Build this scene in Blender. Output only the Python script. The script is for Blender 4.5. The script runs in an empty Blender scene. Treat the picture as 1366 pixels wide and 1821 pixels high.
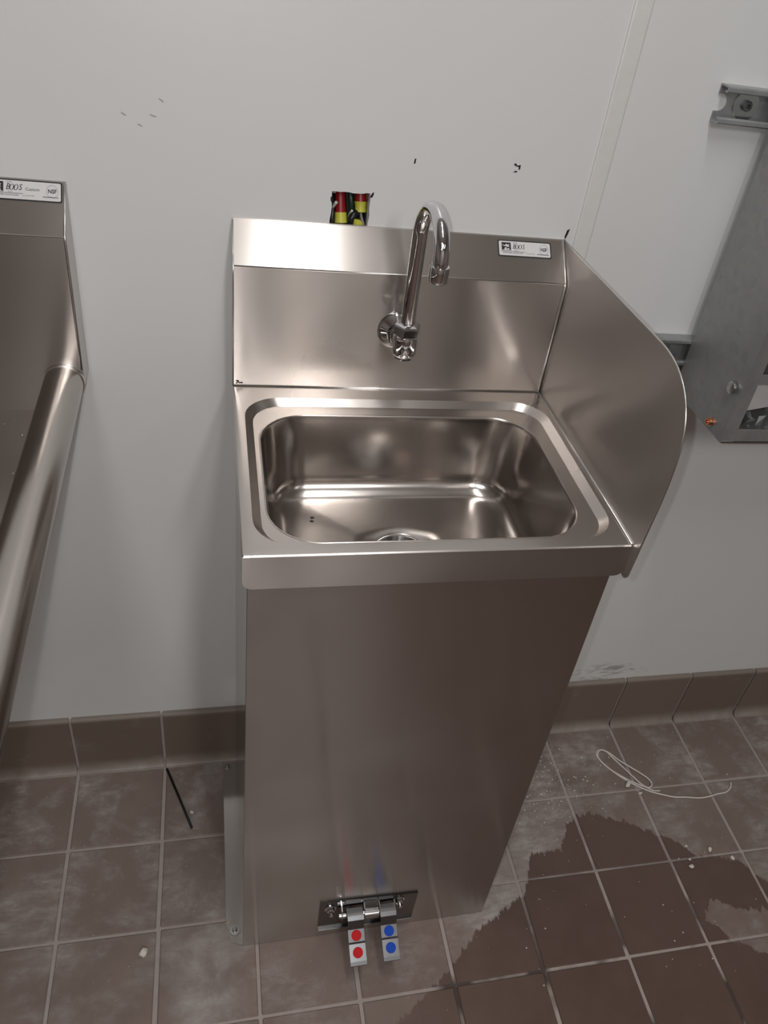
import bpy, bmesh, math, random
from mathutils import Vector, Matrix

SC = bpy.context.scene
COL = SC.collection
PI = math.pi

# ------------------------------------------------------------------ camera
F_PX, PPX, PPY = 1443.247, 743.707, 922.220
cam_data = bpy.data.cameras.new('camera')
cam_data.sensor_fit = 'AUTO'
cam_data.sensor_width = 36.0
cam_data.lens = F_PX / 1821 * 36.0
cam_data.shift_x = -(PPX - 683.0) / 1821
cam_data.shift_y = (PPY - 910.5) / 1821
cam_data.clip_start = 0.02
camera = bpy.data.objects.new('camera', cam_data)
camera.location = (-0.02455, -1.01374, 1.41639)
camera.rotation_euler = (0.9077, -0.1377, -0.2029)
COL.objects.link(camera)
SC.camera = camera

# ------------------------------------------------------------------ world, lights, exposure
world = bpy.data.worlds.new('world')
SC.world = world
world.use_nodes = True
world.node_tree.nodes['Background'].inputs[0].default_value = (0.62, 0.66, 0.72, 1)
world.node_tree.nodes['Background'].inputs[1].default_value = 0.05
SC.view_settings.view_transform = 'Standard'
SC.view_settings.look = 'None'
SC.view_settings.gamma = 1.0
SC.view_settings.use_curve_mapping = False
SC.view_settings.exposure = 0.0

CEIL = 2.6


def area_light(name, loc, sx, sy, power, color):
    d = bpy.data.lights.new(name, 'AREA')
    d.shape = 'RECTANGLE'
    d.size, d.size_y, d.energy, d.color = sx, sy, power, color
    o = bpy.data.objects.new(name, d)
    o.location = loc
    COL.objects.link(o)
    return o


LIGHTS = [  # x, y, size x, size y, watts: the room's ceiling panels, one of them an added fill
    (0.245, -0.85, 0.17, 1.15, 10.5),
    (-0.30, -2.8, 0.28, 1.15, 15.0),  # unseen panel added to brighten the lower wall
    (0.55, -3.1, 0.17, 1.15, 23.0),
    (1.9, -3.0, 0.28, 1.15, 4.0),
]
for i, (x, y, sx, sy, p) in enumerate(LIGHTS):
    area_light('ceiling_panel_glow', (x, y, CEIL - 0.022), sx, sy, p, (1.0, 0.985, 0.968))
# the phone's own lamp, 2 cm beside its lens
fl = bpy.data.lights.new('phone_lamp', 'POINT')
fl.energy, fl.color, fl.shadow_soft_size = 7.8, (0.99, 0.99, 1.0), 0.005
flo = bpy.data.objects.new('phone_lamp', fl)
flo.location = (-0.050, -1.006, 1.424)
COL.objects.link(flo)


# ------------------------------------------------------------------ materials
def nodes_of(name):
    m = bpy.data.materials.new(name)
    m.use_nodes = True
    nt = m.node_tree
    return m, nt, nt.nodes['Principled BSDF']


def add(nt, kind, **kw):
    n = nt.nodes.new(kind)
    for k, v in kw.items():
        if k in n.inputs.keys() if isinstance(k, str) else False:
            n.inputs[k].default_value = v
        else:
            setattr(n, k, v)
    return n


def position(nt):
    return nt.nodes.new('ShaderNodeNewGeometry').outputs['Position']


def mapped(nt, src, scale):
    n = nt.nodes.new('ShaderNodeMapping')
    n.inputs['Scale'].default_value = scale
    nt.links.new(src, n.inputs['Vector'])
    return n.outputs[0]


def noise(nt, src, scale, detail=3.0, rough=0.55, dist=0.0):
    n = nt.nodes.new('ShaderNodeTexNoise')
    n.inputs['Scale'].default_value = scale
    n.inputs['Detail'].default_value = detail
    n.inputs['Roughness'].default_value = rough
    n.inputs['Distortion'].default_value = dist
    nt.links.new(src, n.inputs['Vector'])
    return n.outputs['Fac']


def ramp(nt, src, stops):
    n = nt.nodes.new('ShaderNodeValToRGB')
    while len(n.color_ramp.elements) < len(stops):
        n.color_ramp.elements.new(0.5)
    for e, (p, c) in zip(n.color_ramp.elements, stops):
        e.position = p
        e.color = tuple(c) + (1,) if not isinstance(c, (int, float)) else (c, c, c, 1)
    nt.links.new(src, n.inputs[0])
    return n.outputs[0]


def math_node(nt, op, a, b=None, clamp=False):
    n = nt.nodes.new('ShaderNodeMath')
    n.operation = op
    n.use_clamp = clamp
    for i, v in enumerate((a, b)):
        if v is None:
            continue
        if isinstance(v, (int, float)):
            n.inputs[i].default_value = v
        else:
            nt.links.new(v, n.inputs[i])
    return n.outputs[0]


def maprange(nt, v, a, b, c=0.0, d=1.0):
    n = nt.nodes.new('ShaderNodeMapRange')
    nt.links.new(v, n.inputs[0])
    for i, x in enumerate((a, b, c, d)):
        n.inputs[i + 1].default_value = x
    return n.outputs[0]


def mix(nt, fac, a, b):
    n = nt.nodes.new('ShaderNodeMix')
    n.data_type = 'RGBA'
    for s, v in ((0, fac), (6, a), (7, b)):
        if isinstance(v, (int, float)):
            n.inputs[s].default_value = v
        elif isinstance(v, tuple):
            n.inputs[s].default_value = v + (1,)
        else:
            nt.links.new(v, n.inputs[s])
    return n.outputs[2]


def bump(nt, h, strength, dist=0.001):
    n = nt.nodes.new('ShaderNodeBump')
    n.inputs['Strength'].default_value = strength
    n.inputs['Distance'].default_value = dist
    nt.links.new(h, n.inputs['Height'])
    return n.outputs[0]


def plain(name, col, rough=0.5, metal=0.0, spec=0.5, coat=0.0):
    m, nt, b = nodes_of(name)
    p = position(nt)
    f = noise(nt, p, 60, 3)
    dark = tuple(c * 0.88 for c in col)
    nt.links.new(mix(nt, f, dark, col), b.inputs['Base Color'])
    b.inputs['Roughness'].default_value = rough
    b.inputs['Metallic'].default_value = metal
    b.inputs['Specular IOR Level'].default_value = spec
    b.inputs['Coat Weight'].default_value = coat
    return m


def steel(name, tangent, grain_scale, rough=0.26, aniso=0.75, col=(0.57, 0.53, 0.50), smudge=0.10, wave=0.25):
    m, nt, b = nodes_of(name)
    p = position(nt)
    g = noise(nt, mapped(nt, p, grain_scale), 1.0, 3, 0.6)
    s = noise(nt, p, 5.0, 2, 0.5, 0.4)
    c1 = tuple(c * 0.955 for c in col)
    nt.links.new(mix(nt, g, c1, col), b.inputs['Base Color'])
    b.inputs['Metallic'].default_value = 1.0
    r = maprange(nt, s, 0.0, 1.0, rough - smudge * 1.0, rough + smudge * 1.0)
    nt.links.new(r, b.inputs['Roughness'])
    w = noise(nt, p, 4.0, 1.0, 0.4)
    nt.links.new(bump(nt, w, wave, 0.01), b.inputs['Normal'])
    if aniso > 0:
        b.inputs['Anisotropic'].default_value = aniso
        t = nt.nodes.new('ShaderNodeCombineXYZ')
        v = Vector(tangent).normalized()
        for i in range(3):
            t.inputs[i].default_value = v[i]
        nt.links.new(t.outputs[0], b.inputs['Tangent'])
    return m


M = {}
M['steel_x'] = steel('brushed_steel_long_grain', (0, 1, 1), (5, 1300, 1300), rough=0.30, aniso=0.97)
M['steel_y'] = steel('brushed_steel_side_grain', (0, 0, 1), (1300, 5, 1300), rough=0.34, aniso=0.85, wave=0.5)
M['steel_deck'] = steel('brushed_steel_deck', (0, 1, 1), (5, 1300, 1300), rough=0.26, aniso=0.5, wave=0.1)
M['steel_bowl'] = steel('satin_steel_bowl', (0, 0, 1), (60, 60, 400), rough=0.20, aniso=0.0, smudge=0.06, wave=0.5)
M['steel_panel'] = steel('brushed_steel_panel', (0, 0, 1), (5, 1300, 1300), rough=0.22, aniso=0.95, wave=0.12)
M['steel_side'] = steel('polished_steel_panel', (0, 0, 1), (80, 80, 80), rough=0.12, aniso=0.0, smudge=0.02, wave=0.03)
M['weld'] = steel('polished_weld', (0, 0, 1), (80, 80, 80), rough=0.30, aniso=0.0, col=(0.72, 0.70, 0.68))
M['tube_steel'] = steel('brushed_steel_rim', (0, 0, 1), (500, 8, 500), rough=0.25, aniso=0.0)
M['chrome'] = plain('chrome', (0.82, 0.82, 0.83), 0.045, 1.0)
M['chrome_dull'] = plain('dull_chrome', (0.60, 0.60, 0.60), 0.16, 1.0)
M['pedal'] = plain('worn_chrome', (0.22, 0.22, 0.23), 0.28, 1.0)
M['dark_reflection_chrome'] = plain('dark_reflection_chrome', (0.22, 0.215, 0.21), 0.10, 1.0)  # chrome darkened in its colour to stand for a dark reflection
M['bolt'] = plain('zinc_bolt', (0.62, 0.64, 0.63), 0.25, 1.0)
M['red_dot'] = plain('red_enamel', (0.60, 0.006, 0.010), 0.55, 0, 0.2)
M['blue_dot'] = plain('blue_enamel', (0.004, 0.07, 0.50), 0.55, 0, 0.2)
M['black'] = plain('black_plastic', (0.006, 0.006, 0.006), 0.45)
M['ink'] = plain('black_ink', (0.012, 0.012, 0.012), 0.5)
M['grey_ink'] = plain('grey_ink', (0.16, 0.16, 0.16), 0.5)
M['label_white'] = plain('label_white', (0.74, 0.72, 0.72), 0.35)
M['nut_red'] = plain('red_connector', (0.30, 0.008, 0.012), 0.38)
M['nut_yellow'] = plain('yellow_connector', (0.62, 0.60, 0.07), 0.4)
M['wire_black'] = plain('black_wire', (0.010, 0.011, 0.014), 0.3)
M['wire_grey'] = plain('grey_wire', (0.22, 0.20, 0.18), 0.4)
M['wire_green'] = plain('green_wire', (0.012, 0.04, 0.018), 0.35)
M['wire_white'] = plain('white_wire', (0.75, 0.74, 0.72), 0.3)
M['cord'] = plain('white_cord', (0.74, 0.68, 0.63), 0.5)
M['rod'] = plain('black_rod', (0.004, 0.004, 0.004), 0.6)
M['chip'] = plain('plaster_chip', (0.74, 0.72, 0.64), 0.9)
M['copper'] = plain('copper', (0.85, 0.42, 0.25), 0.25, 1.0)
M['paper'] = plain('paper_white', (0.68, 0.66, 0.66), 0.7)
M['hole_dark'] = plain('dark_hole', (0.012, 0.011, 0.011), 0.9)
M['seam'] = None


def galvanised(name, col=(0.36, 0.375, 0.37), rough=0.42, dark=0.75):
    m, nt, b = nodes_of(name)
    p = position(nt)
    v = nt.nodes.new('ShaderNodeTexVoronoi')
    v.inputs['Scale'].default_value = 95
    nt.links.new(p, v.inputs['Vector'])
    s = noise(nt, p, 6, 4)
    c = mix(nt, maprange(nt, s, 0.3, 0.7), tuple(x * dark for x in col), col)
    c2 = mix(nt, 0.05, c, v.outputs['Color'])
    hs = nt.nodes.new('ShaderNodeHueSaturation')
    hs.inputs['Saturation'].default_value = 0.35
    nt.links.new(c2, hs.inputs['Color'])
    nt.links.new(hs.outputs[0], b.inputs['Base Color'])
    b.inputs['Metallic'].default_value = 0.6
    nt.links.new(maprange(nt, s, 0.3, 0.7, rough - 0.08, rough + 0.1), b.inputs['Roughness'])
    return m


M['galv'] = galvanised('galvanised_sheet', (0.38, 0.39, 0.385), 0.42)
M['galv_strut'] = galvanised('galvanised_strut', (0.40, 0.45, 0.45), 0.30, 0.6)
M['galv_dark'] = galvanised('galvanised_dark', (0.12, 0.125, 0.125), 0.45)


def wall_material():
    m, nt, b = nodes_of('white_wall_panel')
    p = position(nt)
    big = noise(nt, p, 1.6, 2)
    base = mix(nt, big, (0.725, 0.728, 0.722), (0.752, 0.760, 0.752))
    sep = nt.nodes.new('ShaderNodeSeparateXYZ')
    nt.links.new(p, sep.inputs[0])
    # grey scuffs just above the base tiles, right of the cabinet
    dx = math_node(nt, 'DIVIDE', math_node(nt, 'SUBTRACT', sep.outputs[0], 0.775), 0.095)
    dz = math_node(nt, 'DIVIDE', math_node(nt, 'SUBTRACT', sep.outputs[2], 0.165), 0.035)
    r = math_node(nt, 'ADD', math_node(nt, 'MULTIPLY', dx, dx), math_node(nt, 'MULTIPLY', dz, dz))
    zone = maprange(nt, r, 0.3, 1.1, 1.0, 0.0)
    sc = noise(nt, mapped(nt, p, (22, 1, 75)), 1.0, 5, 0.6, 0.8)
    f = math_node(nt, 'MULTIPLY', zone, maprange(nt, sc, 0.47, 0.60, 0.0, 0.6))
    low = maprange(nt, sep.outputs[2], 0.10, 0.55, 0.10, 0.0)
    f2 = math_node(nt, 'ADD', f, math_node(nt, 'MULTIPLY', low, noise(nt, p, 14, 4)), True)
    nt.links.new(mix(nt, f2, base, (0.20, 0.18, 0.165)), b.inputs['Base Color'])
    nt.links.new(maprange(nt, noise(nt, p, 7, 3), 0.3, 0.7, 0.30, 0.38), b.inputs['Roughness'])
    nt.links.new(bump(nt, noise(nt, p, 45, 2), 0.06, 0.002), b.inputs['Normal'])
    return m


M['wall'] = wall_material()
M['seam'] = plain('seam_strip_plastic', (0.78, 0.765, 0.735), 0.35)
M['room'] = plain('painted_room_wall', (0.42, 0.38, 0.35), 0.7)
M['ceiling'] = plain('ceiling_tile', (0.66, 0.63, 0.60), 0.9)


def curve_mask(nt, x, pts, lo, hi, base_lo, base_hi):
    """y of a boundary as a function of x, through a Float Curve."""
    n = nt.nodes.new('ShaderNodeFloatCurve')
    c = n.mapping.curves[0]
    pp = [((px - lo) / (hi - lo), (py - base_lo) / (base_hi - base_lo)) for px, py in pts]
    c.points[0].location = pp[0]
    c.points[-1].location = pp[-1]
    for q in pp[1:-1]:
        c.points.new(*q)
    for q in c.points:
        q.handle_type = 'VECTOR'
    n.mapping.update()
    nt.links.new(maprange(nt, x, lo, hi), n.inputs['Value'])
    return maprange(nt, n.outputs[0], 0.0, 1.0, base_lo, base_hi)


WET = [(-0.6, -1.0), (0.15, -0.60), (0.25, -0.53), (0.34, -0.47), (0.407, -0.413), (0.478, -0.374), (0.512, -0.358), (0.53, -0.328),
       (0.545, -0.287), (0.612, -0.284), (0.637, -0.241), (0.671, -0.217), (0.698, -0.218), (0.759, -0.242),
       (0.818, -0.277), (0.857, -0.296), (0.874, -0.327), (0.925, -0.338), (0.964, -0.354), (0.983, -0.379),
       (1.02, -0.43), (1.3, -0.60)]
ISL_UP = [(0.60, -0.75), (0.820, -0.465), (0.87, -0.414), (0.887, -0.425), (0.902, -0.439), (0.97, -0.452), (1.3, -0.47)]
ISL_LO = [(0.60, -0.30), (0.825, -0.440), (0.857, -0.472), (0.865, -0.487), (0.888, -0.503), (0.925, -0.527), (1.3, -0.66)]


def wet_fac(nt, p):
    sep = nt.nodes.new('ShaderNodeSeparateXYZ')
    nt.links.new(p, sep.inputs[0])
    x, y = sep.outputs[0], sep.outputs[1]
    j = maprange(nt, noise(nt, mapped(nt, p, (1.6, 0.5, 1)), 70, 3, 0.7), 0.0, 1.0, -0.022, 0.022)
    yj = math_node(nt, 'ADD', y, j)
    b1 = curve_mask(nt, x, WET, -0.6, 1.3, -1.0, 0.0)
    wet = maprange(nt, math_node(nt, 'SUBTRACT', b1, yj), -0.0015, 0.0015)
    up = maprange(nt, math_node(nt, 'SUBTRACT', curve_mask(nt, x, ISL_UP, 0.6, 1.3, -1.0, 0.0), yj), -0.001, 0.001)
    lo = maprange(nt, math_node(nt, 'SUBTRACT', yj, curve_mask(nt, x, ISL_LO, 0.6, 1.3, -1.0, 0.0)), -0.001, 0.001)
    isl = math_node(nt, 'MULTIPLY', up, lo)
    return math_node(nt, 'MULTIPLY', wet, math_node(nt, 'SUBTRACT', 1.0, isl), True), x, y


def tile_material():
    m, nt, b = nodes_of('quarry_tile')
    p = position(nt)
    wet, x, y = wet_fac(nt, p)
    oi = nt.nodes.new('ShaderNodeObjectInfo')
    body = mix(nt, oi.outputs['Random'], (0.205, 0.150, 0.128), (0.235, 0.180, 0.152))
    mott = noise(nt, p, 16, 5, 0.6)
    body = mix(nt, maprange(nt, mott, 0.35, 0.7, 0.0, 0.5), body, (0.165, 0.122, 0.105))
    # pale cement dust in smears, on the dry part only
    d1 = noise(nt, p, 9.0, 7, 0.66, 0.25)
    d2 = noise(nt, mapped(nt, p, (1, 2.4, 1)), 26, 6, 0.68, 0.2)
    dust = math_node(nt, 'MULTIPLY', maprange(nt, d1, 0.46, 0.62), maprange(nt, d2, 0.38, 0.66, 0.10, 1.0))
    near = maprange(nt, y, -0.42, -0.05, 0.55, 1.0)
    dust = math_node(nt, 'MULTIPLY', dust, near)
    # the dusty strips that run along the cabinet's two sides
    ax = math_node(nt, 'ABSOLUTE', math_node(nt, 'SUBTRACT', x, 0.50))
    side = math_node(nt, 'MULTIPLY', maprange(nt, ax, 0.05, 0.14, 0.55, 0.0), maprange(nt, d2, 0.3, 0.6, 0.4, 1.0))
    axl = math_node(nt, 'ABSOLUTE', math_node(nt, 'SUBTRACT', x, -0.055))
    sidel = math_node(nt, 'MULTIPLY', maprange(nt, axl, 0.02, 0.07, 0.45, 0.0), maprange(nt, d1, 0.4, 0.55, 0.2, 1.0))
    dust = math_node(nt, 'ADD', math_node(nt, 'MULTIPLY', dust, 0.85), math_node(nt, 'ADD', side, sidel), True)
    dry = mix(nt, dust, body, (0.44, 0.41, 0.39))
    wcol = mix(nt, oi.outputs['Random'], (0.112, 0.070, 0.056), (0.128, 0.082, 0.066))
    wcol = mix(nt, maprange(nt, mott, 0.4, 0.8, 0, 0.4), wcol, (0.16, 0.105, 0.085))
    nt.links.new(mix(nt, wet, dry, wcol), b.inputs['Base Color'])
    r = maprange(nt, wet, 0, 1, 0.62, 0.33)
    nt.links.new(math_node(nt, 'ADD', r, maprange(nt, mott, 0.3, 0.7, -0.05, 0.08)), b.inputs['Roughness'])
    fine = noise(nt, p, 420, 3)
    nt.links.new(bump(nt, fine, 0.25, 0.0006), b.inputs['Normal'])
    return m


def grout_material():
    m, nt, b = nodes_of('grout')
    p = position(nt)
    wet, x, y = wet_fac(nt, p)
    n1 = noise(nt, p, 40, 5, 0.7)
    n2 = noise(nt, p, 11, 2)
    dry = mix(nt, n1, (0.33, 0.275, 0.25), (0.46, 0.40, 0.37))
    dark = mix(nt, maprange(nt, n2, 0.44, 0.56), (0.42, 0.36, 0.32), (0.075, 0.055, 0.048))
    far = maprange(nt, y, -0.5, -0.3, 1.0, 0.25)
    w2 = math_node(nt, 'MULTIPLY', wet, far)
    nt.links.new(mix(nt, w2, dry, dark), b.inputs['Base Color'])
    b.inputs['Roughness'].default_value = 0.85
    nt.links.new(bump(nt, noise(nt, p, 300, 4), 0.6, 0.001), b.inputs['Normal'])
    return m


def cove_material():
    m, nt, b = nodes_of('cove_tile')
    p = position(nt)
    oi = nt.nodes.new('ShaderNodeObjectInfo')
    body = mix(nt, oi.outputs['Random'], (0.165, 0.125, 0.100), (0.205, 0.155, 0.125))
    sep = nt.nodes.new('ShaderNodeSeparateXYZ')
    nt.links.new(p, sep.inputs[0])
    foot = maprange(nt, sep.outputs[2], 0.0, 0.030, 0.75, 0.0)
    d = noise(nt, p, 20, 5, 0.6, 0.5)
    dust = math_node(nt, 'MULTIPLY', foot, maprange(nt, d, 0.3, 0.6, 0.35, 1.0))
    top = maprange(nt, sep.outputs[2], 0.138, 0.147, 0.0, 0.40)
    f = math_node(nt, 'ADD', math_node(nt, 'ADD', dust, top), maprange(nt, d, 0.6, 0.8, 0.0, 0.3), True)
    nt.links.new(mix(nt, f, body, (0.36, 0.32, 0.29)), b.inputs['Base Color'])
    b.inputs['Roughness'].default_value = 0.5
    nt.links.new(bump(nt, noise(nt, p, 300, 3), 0.2, 0.0006), b.inputs['Normal'])
    return m


M['tile'] = tile_material()
M['grout'] = grout_material()
M['cove'] = cove_material()


# ------------------------------------------------------------------ helpers
def link(name, me, mat, parent=None):
    o = bpy.data.objects.new(name, me)
    COL.objects.link(o)
    if mat is not None and not me.materials:
        me.materials.append(mat)
    if parent is not None:
        o.parent = parent
        o.matrix_parent_inverse = world_of(parent).inverted()
    return o


def world_of(o):
    m = o.matrix_basis.copy()
    while o.parent is not None:
        m = o.parent.matrix_basis @ m if False else (world_of(o.parent) @ o.matrix_parent_inverse @ o.matrix_basis)
        break
    return m


def obj(name, bm, mat, parent=None, smooth=False, angle=None):
    me = bpy.data.meshes.new(name)
    bmesh.ops.recalc_face_normals(bm, faces=bm.faces)
    bm.to_mesh(me)
    bm.free()
    if smooth:
        me.polygons.foreach_set('use_smooth', [True] * len(me.polygons))
        if angle is not None:
            me.set_sharp_from_angle(angle=angle)
    return link(name, me, M[mat], parent)


def empty(name, loc):
    o = bpy.data.objects.new(name, None)
    o.empty_display_size = 0.02
    o.location = loc
    COL.objects.link(o)
    return o


def tag(o, label, cat, group=None, kind=None):
    o['label'] = label
    o['category'] = cat
    if group:
        o['group'] = group
    if kind:
        o['kind'] = kind
    return o


def structure(o):
    o['kind'] = 'structure'
    return o


def box(bm, x0, x1, y0, y1, z0, z1):
    v = [bm.verts.new((x, y, z)) for x in (x0, x1) for y in (y0, y1) for z in (z0, z1)]
    fs = [(0, 1, 3, 2), (4, 6, 7, 5), (0, 4, 5, 1), (2, 3, 7, 6), (0, 2, 6, 4), (1, 5, 7, 3)]
    return [bm.faces.new([v[i] for i in f]) for f in fs]


def box_bm(x0, x1, y0, y1, z0, z1, bev=0.0, seg=2):
    bm = bmesh.new()
    box(bm, x0, x1, y0, y1, z0, z1)
    if bev:
        bmesh.ops.bevel(bm, geom=list(bm.edges), offset=bev, segments=seg, profile=0.5, affect='EDGES')
    return bm


def prism(bm, pts, axis, a, b):
    """polygon pts (two coordinates) extruded along axis 0/1/2 from a to b"""
    def P(q, t):
        c = list(q)
        c.insert(axis, t)
        return c
    va = [bm.verts.new(P(q, a)) for q in pts]
    vb = [bm.verts.new(P(q, b)) for q in pts]
    n = len(pts)
    bm.faces.new(va)
    bm.faces.new(vb[::-1])
    for i in range(n):
        bm.faces.new((va[i], va[(i + 1) % n], vb[(i + 1) % n], vb[i]))


def loft(bm, loops, close=True, cap0=False, cap1=False):
    vs = [[bm.verts.new(p) for p in lp] for lp in loops]
    n = len(vs[0])
    for a, b in zip(vs, vs[1:]):
        for i in range(n if close else n - 1):
            j = (i + 1) % n
            bm.faces.new((a[i], a[j], b[j], b[i]))
    if cap0:
        bm.faces.new(vs[0])
    if cap1:
        bm.faces.new(vs[-1][::-1])
    return vs


def tube(bm, pts, r, n=12, caps=True, radii=None):
    pts = [Vector(p) for p in pts]
    loops = []
    prev = None
    for i, p in enumerate(pts):
        t = (pts[min(i + 1, len(pts) - 1)] - pts[max(i - 1, 0)]).normalized()
        if prev is None:
            u = t.cross(Vector((0, 0, 1)))
            if u.length < 1e-3:
                u = t.cross(Vector((1, 0, 0)))
            u.normalize()
        else:
            u = (prev - t * prev.dot(t)).normalized()
        prev = u
        w = t.cross(u)
        rr = radii[i] if radii else r
        loops.append([p + (u * math.cos(k * 2 * PI / n) + w * math.sin(k * 2 * PI / n)) * rr for k in range(n)])
    loft(bm, loops, True, caps, caps)


def lathe(bm, prof, o, axis=(0, 0, 1), n=32, rot=0.0):
    """prof: (radius, height) pairs, turned about axis through o"""
    ax = Vector(axis).normalized()
    u = ax.cross(Vector((0, 0, 1)))
    if u.length < 1e-3:
        u = Vector((1, 0, 0))
    u.normalize()
    w = ax.cross(u)
    o = Vector(o)
    loops = [[o + ax * h + (u * math.cos(rot + k * 2 * PI / n) + w * math.sin(rot + k * 2 * PI / n)) * r for k in range(n)] for r, h in prof]
    loft(bm, loops, True, prof[0][0] > 1e-6, prof[-1][0] > 1e-6)


def rrect(x0, x1, y0, y1, r, z, n=10, m=10):
    """rounded rectangle loop, same vertex count and order whatever r"""
    out = []
    cs = [(x1 - r, y1 - r, 0), (x0 + r, y1 - r, PI / 2), (x0 + r, y0 + r, PI), (x1 - r, y0 + r, 3 * PI / 2)]
    for k, (cx, cy, a0) in enumerate(cs):
        for i in range(n + 1):
            a = a0 + PI / 2 * i / n
            out.append(Vector((cx + r * math.cos(a), cy + r * math.sin(a), z)))
        nx = cs[(k + 1) % 4]
        a = a0 + PI / 2
        p = out[-1]
        q = Vector((nx[0] + r * math.cos(nx[2]), nx[1] + r * math.sin(nx[2]), z))
        for i in range(1, m):
            out.append(p.lerp(q, i / m))
    return out


def catmull(pts, sub=6):
    pts = [Vector(p) for p in pts]
    out = []
    for i in range(len(pts) - 1):
        p0, p1, p2, p3 = pts[max(i - 1, 0)], pts[i], pts[i + 1], pts[min(i + 2, len(pts) - 1)]
        for k in range(sub):
            t = k / sub
            out.append(0.5 * ((2 * p1) + (p2 - p0) * t + (2 * p0 - 5 * p1 + 4 * p2 - p3) * t * t + (3 * p1 - p0 - 3 * p2 + p3) * t ** 3))
    out.append(pts[-1])
    return out


# ------------------------------------------------------------------ dimensions taken from the photograph (metres)
W, D, H, APR = 0.4326, 0.3894, 0.8669, 0.0453
YB, ZB, ZT = 0.0467, 1.0300, 1.0724
T = 0.15875
X0, Y1 = -0.2888, -0.1757
HC = 0.1484
CX0, CX1, YC = 0.0054, 0.4228, 0.3815
XR, XL, YF = 3.4, -2.6, -4.2

# ------------------------------------------------------------------ the room
bm = bmesh.new()
hole = []
rnd = random.Random(5)
hx0, hx1, hz0, hz1 = 0.1195, 0.1672, 1.030, 1.1115
per = [((hx0, hz0), (hx1, hz0)), ((hx1, hz0), (hx1, hz1)), ((hx1, hz1), (hx0, hz1)), ((hx0, hz1), (hx0, hz0))]
for a, b in per:
    for i in range(9):
        t = i / 9
        hole.append((a[0] + (b[0] - a[0]) * t + rnd.uniform(-.0008, .0008), a[1] + (b[1] - a[1]) * t + rnd.uniform(-.0008, .0008)))
outer = [(XL, 0.0), (XR, 0.0), (XR, CEIL), (XL, CEIL)]
vo = [bm.verts.new((x, 0, z)) for x, z in outer]
vi = [bm.verts.new((x, 0, z)) for x, z in hole]
es = [bm.edges.new((vo[i], vo[(i + 1) % 4])) for i in range(4)] + [bm.edges.new((vi[i], vi[(i + 1) % len(vi)])) for i in range(len(vi))]
bmesh.ops.triangle_fill(bm, use_beauty=True, edges=es)
vb = [bm.verts.new((v.co.x, 0.010, v.co.z)) for v in vi]
n = len(vi)
for i in range(n):
    bm.faces.new((vi[i], vi[(i + 1) % n], vb[(i + 1) % n], vb[i]))
bmesh.ops.recalc_face_normals(bm, faces=bm.faces)
wall = structure(obj('wall_back', bm, 'wall'))
structure(obj('wall_left', box_bm(XL - .1, XL, YF, 0.1, 0, CEIL), 'room'))
structure(obj('wall_right', box_bm(XR, XR + .1, YF, 0.1, 0, CEIL), 'room'))
structure(obj('wall_front', box_bm(XL - .1, XR + .1, YF - .1, YF, 0, CEIL), 'room'))
structure(obj('ceiling', box_bm(XL - .1, XR + .1, YF - .1, 0.1, CEIL, CEIL + .08), 'ceiling'))

# seam strip between two wall panels
bm = bmesh.new()
prism(bm, [(0.4478, 0.0), (0.4482, -0.0022), (0.4500, -0.0030), (0.4692, -0.0030), (0.4712, -0.0020), (0.4715, 0.0)], 2, HC + 0.001, CEIL)
structure(obj('trim_1', bm, 'seam'))

# marks on the wall: paint chips and scuffs are flat flecks on its face
def fleck(pts, z_off=-0.0004, mat='hole_dark'):
    bm = bmesh.new()
    prism(bm, [(x, z) for x, z in pts], 1, z_off, 0.0)
    return bm


for pts in (
    [(0.2160, 1.1515), (0.2180, 1.1518), (0.2184, 1.1575), (0.2166, 1.1570)],
    [(0.3430, 1.1610), (0.3450, 1.1628), (0.3480, 1.1600), (0.3520, 1.1612), (0.3522, 1.1560), (0.3505, 1.1552), (0.3498, 1.1588), (0.3462, 1.1592)],
    [(0.3440, 1.1518), (0.3465, 1.1538), (0.3492, 1.1535), (0.3488, 1.1522), (0.3462, 1.1520)],
    [(0.1205, 1.1060), (0.1212, 1.0960), (0.1185, 1.1000), (0.1180, 1.1040)],
    [(0.1665, 1.1080), (0.1690, 1.1130), (0.1712, 1.1140), (0.1706, 1.1100), (0.1685, 1.1070)],
    [(0.4335, 1.0765), (0.4350, 1.0850), (0.4385, 1.0872), (0.4372, 1.0800), (0.4352, 1.0730)],
):
    obj('paint_chip', fleck(pts), 'hole_dark', wall)
M['scuff'] = plain('grey_scuff', (0.42, 0.41, 0.39), 0.6)
for (x, z, l, a) in ((-0.115, 1.1760, 0.007, -0.5), (-0.0745, 1.1935, 0.007, -0.55), (-0.084, 1.1770, 0.008, -0.25), (-0.0985, 1.1660, 0.006, -0.4)):
    bm = bmesh.new()
    c, s = math.cos(a), math.sin(a)
    pl = [(-l / 2, 0), (-l / 4, -.0007), (l / 4, -.0008), (l / 2, 0), (l / 4, .0006), (-l / 4, .0006)]
    prism(bm, [(x + c * u - s * v, z + s * u + c * v) for u, v in pl], 1, -0.0003, 0.0)
    obj('scuff_mark', bm, 'scuff', wall)

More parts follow.
